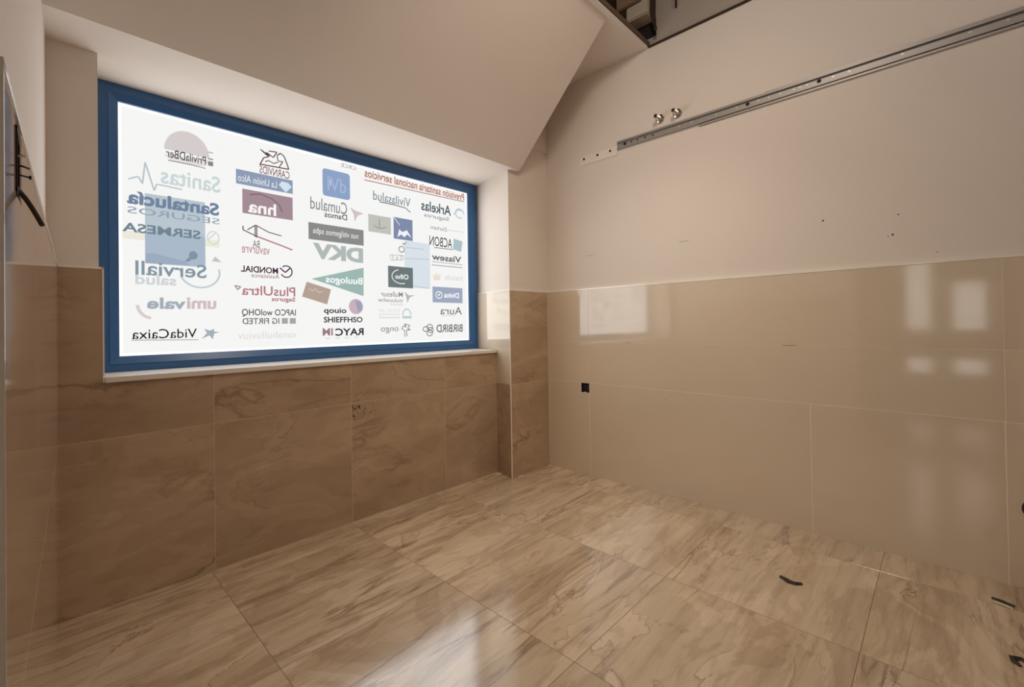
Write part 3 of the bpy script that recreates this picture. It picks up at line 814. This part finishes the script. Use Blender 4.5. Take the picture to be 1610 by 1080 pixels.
   ('poly', (236, 214, 198), 1, [(1.8145, 1.3061), (1.8055, 1.3515), (1.8266, 1.3331), (1.835, 1.368), (1.8483, 1.3346), (1.8715, 1.3603), (1.8657, 1.3092)]),
   ('text', (230, 218, 212), 3, 'hands', (1.9053, 2.0637, 1.3146, 1.3546), True, 0.02),
 ]),
 ('slate blue rectangle with white mirrored lettering and a round badge', [
   ('poly', (142, 158, 192), 1, [(1.8022, 1.1579), (2.0614, 1.1579), (2.0614, 1.264), (1.8022, 1.264)]),
   ('text', (244, 246, 250), 2, 'Divina', (1.8978, 2.0294, 1.1919, 1.2294), True, 0.02),
   ('arc', (240, 244, 250), 3, 0.006, (1.855, 1.2089, 0.0266, 0.0226), 0, 360),
   ('line', (240, 244, 250), 3, 0.006, [(1.8443, 1.2142), (1.854, 1.2025), (1.8642, 1.223)]),
 ]),
 ('thin grey mirrored script with a faint red underline', [
   ('text', (108, 102, 102), 3, 'Aura', (1.8621, 2.0535, 1.0771, 1.13), True, 0.0),
   ('line', (226, 196, 192), 2, 0.0043, [(1.8716, 1.0703), (1.995, 1.0683)]),
 ]),
 ('grey mirrored capitals beside a clover shaped knot', [
   ('text', (88, 88, 94), 3, 'BIRBIRD', (1.8299, 2.0571, 0.9563, 1.009), True, 0.01),
   ('arc', (104, 102, 108), 2, 0.0059, (1.745, 0.9806, 0.0228, 0.0157), 0, 360),
   ('arc', (104, 102, 108), 2, 0.0059, (1.7756, 0.9927, 0.0231, 0.0179), 0, 360),
   ('arc', (104, 102, 108), 2, 0.0059, (1.7751, 0.9537, 0.0231, 0.019), 0, 360),
   ('arc', (104, 102, 108), 2, 0.0059, (1.7831, 0.9736, 0.0206, 0.018), 0, 360),
 ]),
]


def print_logo(label, prims):
    bm = bmesh.new(); mats = []; cx, cz = None, None

    def mi(c):
        k = ink(c)
        if k not in mats:
            mats.append(k)
        return mats.index(k)

    def V(x, z, lay):
        return bm.verts.new((x - 1.17, -0.0004 - 0.0005 * lay, z - 0.82))

    def face(pts, lay, m):
        try:
            f = bm.faces.new([V(x, z, lay) for x, z in pts]); f.material_index = m
        except ValueError:
            pass

    def stroke(pts, w, lay, m):
        n = len(pts); ls, rs = [], []
        for i in range(n):
            d = Vector(pts[min(i + 1, n - 1)]) - Vector(pts[max(i - 1, 0)])
            d = d.normalized() if d.length > 1e-9 else Vector((1, 0))
            nx, nz = -d.y * w / 2, d.x * w / 2
            ls.append((pts[i][0] + nx, pts[i][1] + nz)); rs.append((pts[i][0] - nx, pts[i][1] - nz))
        for i in range(n - 1):
            face([ls[i], ls[i + 1], rs[i + 1], rs[i]], lay, m)
    for p in prims:
        kind, c, lay = p[0], p[1], p[2]; m = mi(c)
        if kind == 'poly':
            face(p[3], lay, m)
        elif kind == 'line':
            pts = p[4]
            for q0, q1 in zip(pts[:-1], pts[1:]):
                stroke([q0, q1], p[3], lay, m)
        elif kind == 'ell':
            x, z, rx, rz = p[3]; n = 40
            face([(x + rx * math.cos(math.radians(p[4] + (p[5] - p[4]) * i / n)), z + rz * math.sin(math.radians(p[4] + (p[5] - p[4]) * i / n))) for i in range(n + (0 if p[5] - p[4] >= 360 else 1))], lay, m)
        elif kind == 'rrect':
            x, z, rx, rz = p[3]; r = min(rx, rz) * 0.22; pts = []
            for qx, qz, a0 in ((rx - r, rz - r, 0), (-rx + r, rz - r, 90), (-rx + r, -rz + r, 180), (rx - r, -rz + r, 270)):
                pts += [(x + qx + r * math.cos(math.radians(a0 + 15 * k)), z + qz + r * math.sin(math.radians(a0 + 15 * k))) for k in range(7)]
            face(pts, lay, m)
        elif kind == 'arc':
            x, z, rx, rz = p[4]; n = 28; pts = []
            for i in range(n + 1):
                t = math.radians(p[5] + (p[6] - p[5]) * i / n); pts.append((x + rx * math.cos(t), z + rz * math.sin(t)))
            stroke(pts, p[3], lay, m)
        elif kind == 'text':
            s, (x0, x1, z0, z1), mir, bold = p[3], p[4], p[5], p[6]
            vs, fs = text_verts(s, bold)
            ax, bx = min(v[0] for v in vs), max(v[0] for v in vs); ay, by = min(v[1] for v in vs), max(v[1] for v in vs)
            out = []
            for vx, vy in vs:
                u = (vx - ax) / (bx - ax); u = 1 - u if mir else u
                out.append(V(x0 + u * (x1 - x0), z0 + (vy - ay) / (by - ay) * (z1 - z0), lay))
            for f in fs:
                try:
                    bm.faces.new([out[i] for i in f]).material_index = m
                except ValueError:
                    pass
    for f in bm.faces:
        f.normal_update()
        if f.normal.y > 0:
            f.normal_flip()
    me = bpy.data.meshes.new('printed_logo'); bm.to_mesh(me); bm.free()
    o = bpy.data.objects.new('printed_logo', me); COL.objects.link(o); o.parent = film
    for k in mats:
        me.materials.append(k)
    o['label'] = label


for lab, prims in LOGOS:
    print_logo(lab, prims)

# ------------------------------------------------------------------ rail and strip on the right wall
PW = W + 0.015       # plaster face
rail = tag(empty('mounting_rail', (PW, 0.1, 2.115)), 'long galvanised steel rail fixed along the upper right wall', 'rail')
RY0, RY1 = -1.35, 1.455
bm = bmesh.new()
a, b = RY0 - 0.1, RY1 - 0.1
box(bm, -0.004, 0, a, b, -0.022, 0.022)                     # web
box(bm, -0.016, 0, a, b, 0.019, 0.024); box(bm, -0.016, 0, a, b, -0.024, -0.019)   # flanges
box(bm, -0.016, -0.013, a, b, 0.013, 0.0195); box(bm, -0.016, -0.013, a, b, -0.0195, -0.013)  # returned lips
obj('channel', bm, M['steel'], rail)
bm = bmesh.new(); box(bm, -0.010, 0, a - 0.02, 0.62 - 0.1, 0.0255, 0.0315); box(bm, -0.010, 0, a - 0.02, 0.95 - 0.1, -0.036, -0.0275)
obj('side_lip', bm, M['steel'], rail)
for y in (1.405, 0.702, 0.394, -0.55):
    bm = bmesh.new(); cyl(bm, (-0.004, y - 0.1, 0), (-0.009, y - 0.1, 0), 0.009, 0.007, 12)
    tag(obj('screw', bm, M['dark'], rail), 'black screw head in the rail')
for y in (1.36, 1.32, 1.27, 1.22, 1.059, 0.99, 0.857, 0.754, 0.652, 0.603, 0.553, 0.496, 0.47, 0.442, 0.34, 0.28, 0.1, -0.1, -0.2, -0.4):
    bm = bmesh.new(); cyl(bm, (-0.0038, y - 0.1, 0), (-0.0055, y - 0.1, 0), 0.005, 0.005, 10)
    obj('rivet', bm, M['dark'] if 1.2 < y < 1.4 else M['rivet'], rail)
strip = tag(empty('mounting_strip', (PW, 1.60, 2.09)), 'off-white strip with three dark screws at the left end of the steel rail', 'strip')
bm = bmesh.new(); box(bm, -0.006, 0, -0.143, 0.143, -0.030, 0.030)
bmesh.ops.bevel(bm, geom=list(bm.edges), offset=0.001, segments=1, affect='EDGES')
obj('plate', bm, simple('off_white_paint', (0.84, 0.75, 0.66), 0.6), strip)
for y in (1.709, 1.604, 1.509):
    bm = bmesh.new(); cyl(bm, (-0.006, y - 1.60, 0.009), (-0.010, y - 1.60, 0.009), 0.008, 0.006, 12)
    obj('screw', bm, M['dark'], strip)


# ------------------------------------------------------------------ two chrome water pipe ends
def pipe_end(y, z, label):
    t = tag(empty('water_pipe', (PW, y, z)), label, 'pipe', 'water pipe ends above the rail')
    bm = bmesh.new()
    prof = [(0.0, 0.028), (-0.004, 0.028), (-0.010, 0.024), (-0.016, 0.016)]
    for (x0, r0), (x1, r1) in zip(prof[:-1], prof[1:]):
        cyl(bm, (x0, 0, 0), (x1, 0, 0), r0, r1, 24, caps=False)
    obj('escutcheon', bm, M['chrome'], t, smooth=True)
    bm = bmesh.new(); cyl(bm, (-0.014, 0, 0), (-0.030, 0, 0), 0.0175, 0.0175, 6); cyl(bm, (-0.028, 0, 0), (-0.060, 0, 0), 0.0125, 0.0125, 20, caps=False)
    for k in range(6):
        cyl(bm, (-0.034 - 0.0045 * k, 0, 0), (-0.036 - 0.0045 * k, 0, 0), 0.0133, 0.0133, 16)
    cyl(bm, (-0.0605, 0, 0), (-0.058, 0, 0), 0.0125, 0.0125, 20)
    obj('threaded_stub', bm, M['chrome'], t)
    bm = bmesh.new(); cyl(bm, (-0.0612, 0, 0), (-0.0604, 0, 0), 0.0095, 0.0095, 16)
    obj('bore', bm, M['dark'], t)


pipe_end(1.175, 2.195, 'left one of the two chrome pipe ends above the steel rail')
pipe_end(1.070, 2.192, 'right one of the two chrome pipe ends above the steel rail')

# ------------------------------------------------------------------ socket holes
box_1 = tag(empty('socket_box', (W, (HY0 + HY1) / 2, (HZ0 + HZ1) / 2)), 'square dark socket hole low in the cream wall tiles near the corner', 'socket')


def recess(bm, d0, d1, h, w_=0.002):
    """open box standing in a hole: four sides and a back, along -X opening"""
    box(bm, d0, d1, -h, h, -h, -h + w_); box(bm, d0, d1, -h, h, h - w_, h)
    box(bm, d0, d1, -h, -h + w_, -h + w_, h - w_); box(bm, d0, d1, h - w_, h, -h + w_, h - w_)
    box(bm, d1 - w_, d1, -h, h, -h, h)


bm = bmesh.new(); recess(bm, 0.0005, 0.0148, 0.0305)
obj('box', bm, M['dark'], box_1)
bm = bmesh.new(); tube(bm, [(0.012, -0.012, -0.006), (0.007, -0.004, 0.004), (0.006, 0.010, 0.006), (0.012, 0.02, -0.008)], 0.002)
obj('wire', bm, M['wire_blue'], box_1)
bm = bmesh.new(); tube(bm, [(0.012, -0.02, 0.014), (0.007, -0.012, 0.008), (0.006, -0.016, -0.008), (0.012, -0.02, -0.02)], 0.002)
obj('wire', bm, M['wire_brown'], box_1)
bm = bmesh.new(); box(bm, -0.001, 0.004, -0.008, 0.004, -0.034, -0.026)
obj('lug', bm, M['crumb'], box_1)
pb = tag(empty('pipe_hole', (W, -0.243, 0.296)), 'dark drain hole low on the cream wall at the right edge', 'pipe')
bm = bmesh.new(); cyl(bm, (0.0, 0, 0), (-0.006, 0, 0), 0.042, 0.040, 28)
obj('collar', bm, M['dark_brown'], pb)
bm = bmesh.new(); cyl(bm, (-0.0058, 0, 0), (-0.0066, 0, 0), 0.033, 0.033, 24)
obj('bore', bm, M['dark'], pb)

bx, by, bz = lw(0.721), 0.721, 1.1815
box_2 = tag(empty('socket_box', (bx, by, bz)), 'square dark socket hole with loose wires at the top of the left wall tiles', 'socket')
bm = bmesh.new()
h = 0.034
for args in ((-0.024, 0, -h, h, -h, -h + 0.003), (-0.024, 0, -h, h, h - 0.003, h), (-0.024, 0, -h, -h + 0.003, -h, h), (-0.024, 0, h - 0.003, h, -h, h), (-0.026, -0.022, -h, h, -h, h)):
    box(bm, *args)
obj('box', bm, M['dark'], box_2)
bm = bmesh.new(); tube(bm, [(-0.02, 0.0, 0.002), (0.0, 0.0, 0.001), (0.004, -0.001, 0.0), (0.008, 0.001, -0.001)], 0.0011)
obj('wire', bm, M['wire_brown'], box_2)
bm = bmesh.new(); tube(bm, [(-0.02, 0.004, -0.008), (0.0, 0.004, -0.0085), (0.008, 0.005, -0.0095)], 0.0009)
cyl(bm, (0.0075, 0.005, -0.0095), (0.0095, 0.005, -0.0095), 0.0022, 0.0022, 10)
obj('wire', bm, M['dark'], box_2)
bm = bmesh.new(); tube(bm, [(-0.015, 0.002, 0.012), (0.002, 0.002, 0.0125), (0.005, 0.002, 0.0125)], 0.0017)
obj('screw', bm, M['chrome'], box_2)
bm = bmesh.new()
pts = []
for k in range(15):
    t = k / 14
    x = -0.006 + 0.0235 * t ** 1.3; y = 0.698 - by + 0.03 * math.sin(t * 2.2); z = 1.156 - bz - 0.010 * t - 0.027 * t * t + 0.006 * math.sin(t * 3)
    pts.append((x, y, z))
tube(bm, pts, 0.0024, 10)
tag(obj('cable', bm, M['dark_brown'], box_2), 'black cable hanging out of the hole')
bm = bmesh.new(); prism(bm, [off(0.665, -0.004), off(0.782, -0.004), off(0.782, -0.001), off(0.665, -0.001)], ZT + 0.007, ZT + 0.012)
tag(obj('metal_strip', bm, M['grey_plastic'], None), 'short grey strip lying on the tile ledge of the left wall', 'strip')


# ------------------------------------------------------------------ debris on the floor
def scrap(name, pts, w_, hgt, mat, label, cat='debris', group=None):
    bm = bmesh.new(); prev = None
    n = len(pts)
    for i, (x, y, z) in enumerate(pts):
        d = Vector(pts[min(i + 1, n - 1)]) - Vector(pts[max(i - 1, 0)]); d.normalize()
        s = Vector((-d.y, d.x, 0)); k = w_ * (0.35 + 0.65 * math.sin(math.pi * (i + 0.5) / n))
        c = Vector((x, y, z))
        ring = [bm.verts.new(c + s * k), bm.verts.new(c + Vector((0, 0, hgt))), bm.verts.new(c - s * k), bm.verts.new(c + Vector((0, 0, -0.0004)))]
        if prev:
            for j in range(4):
                bm.faces.new((prev[j], prev[(j + 1) % 4], ring[(j + 1) % 4], ring[j]))
        else:
            bm.faces.new(ring)
        prev = ring
    bm.faces.new(prev[::-1])
    return tag(obj(name, bm, mat, None), label, cat, group)


scrap('debris_scrap', [(1.990, 0.474, 0.0008), (1.984, 0.455, 0.002), (1.972, 0.440, 0.003), (1.974, 0.420, 0.002), (1.988, 0.400, 0.0008)], 0.013, 0.006, M['debris'],
      'dark curled scrap on the floor tiles in the middle of the right side')
scrap('debris_scrap', [(2.337, -0.112, 0.0008), (2.328, -0.137, 0.003), (2.318, -0.165, 0.0008)], 0.008, 0.005, M['debris'],
      'dark straight splinter on the floor close under the right wall')
scrap('debris_chip', [(2.315, -0.118, 0.0008), (2.303, -0.138, 0.003), (2.294, -0.160, 0.0008)], 0.006, 0.003, M['crumb'],
      'pale chip lying beside the dark splinter under the right wall')
scrap('debris_scrap', [(1.955, -0.165, 0.0008), (1.975, -0.152, 0.002), (1.966, -0.134, 0.003), (1.945, -0.136, 0.003), (1.932, -0.146, 0.0008)], 0.010, 0.005, M['debris'],
      'dark curled scrap on the floor at the lower right edge')
scrap('plaster_crumb', [(2.452, 2.008, 0.0008), (2.465, 2.012, 0.004), (2.478, 2.010, 0.0008)], 0.007, 0.006, M['crumb'], 'pale plaster crumb on the floor in the far corner of the room')
scrap('plaster_crumb', [(2.15, 2.02, 0.0008), (2.17, 2.018, 0.003), (2.20, 2.022, 0.0008)], 0.006, 0.005, M['crumb'], 'pale plaster crumb on the floor against the pillar foot')
scrap('plaster_crumb', [(2.09, 2.17, 0.0008), (2.105, 2.16, 0.004), (2.122, 2.15, 0.0008)], 0.006, 0.006, M['crumb'], 'pale plaster crumb where the pillar meets the window wall tiles')
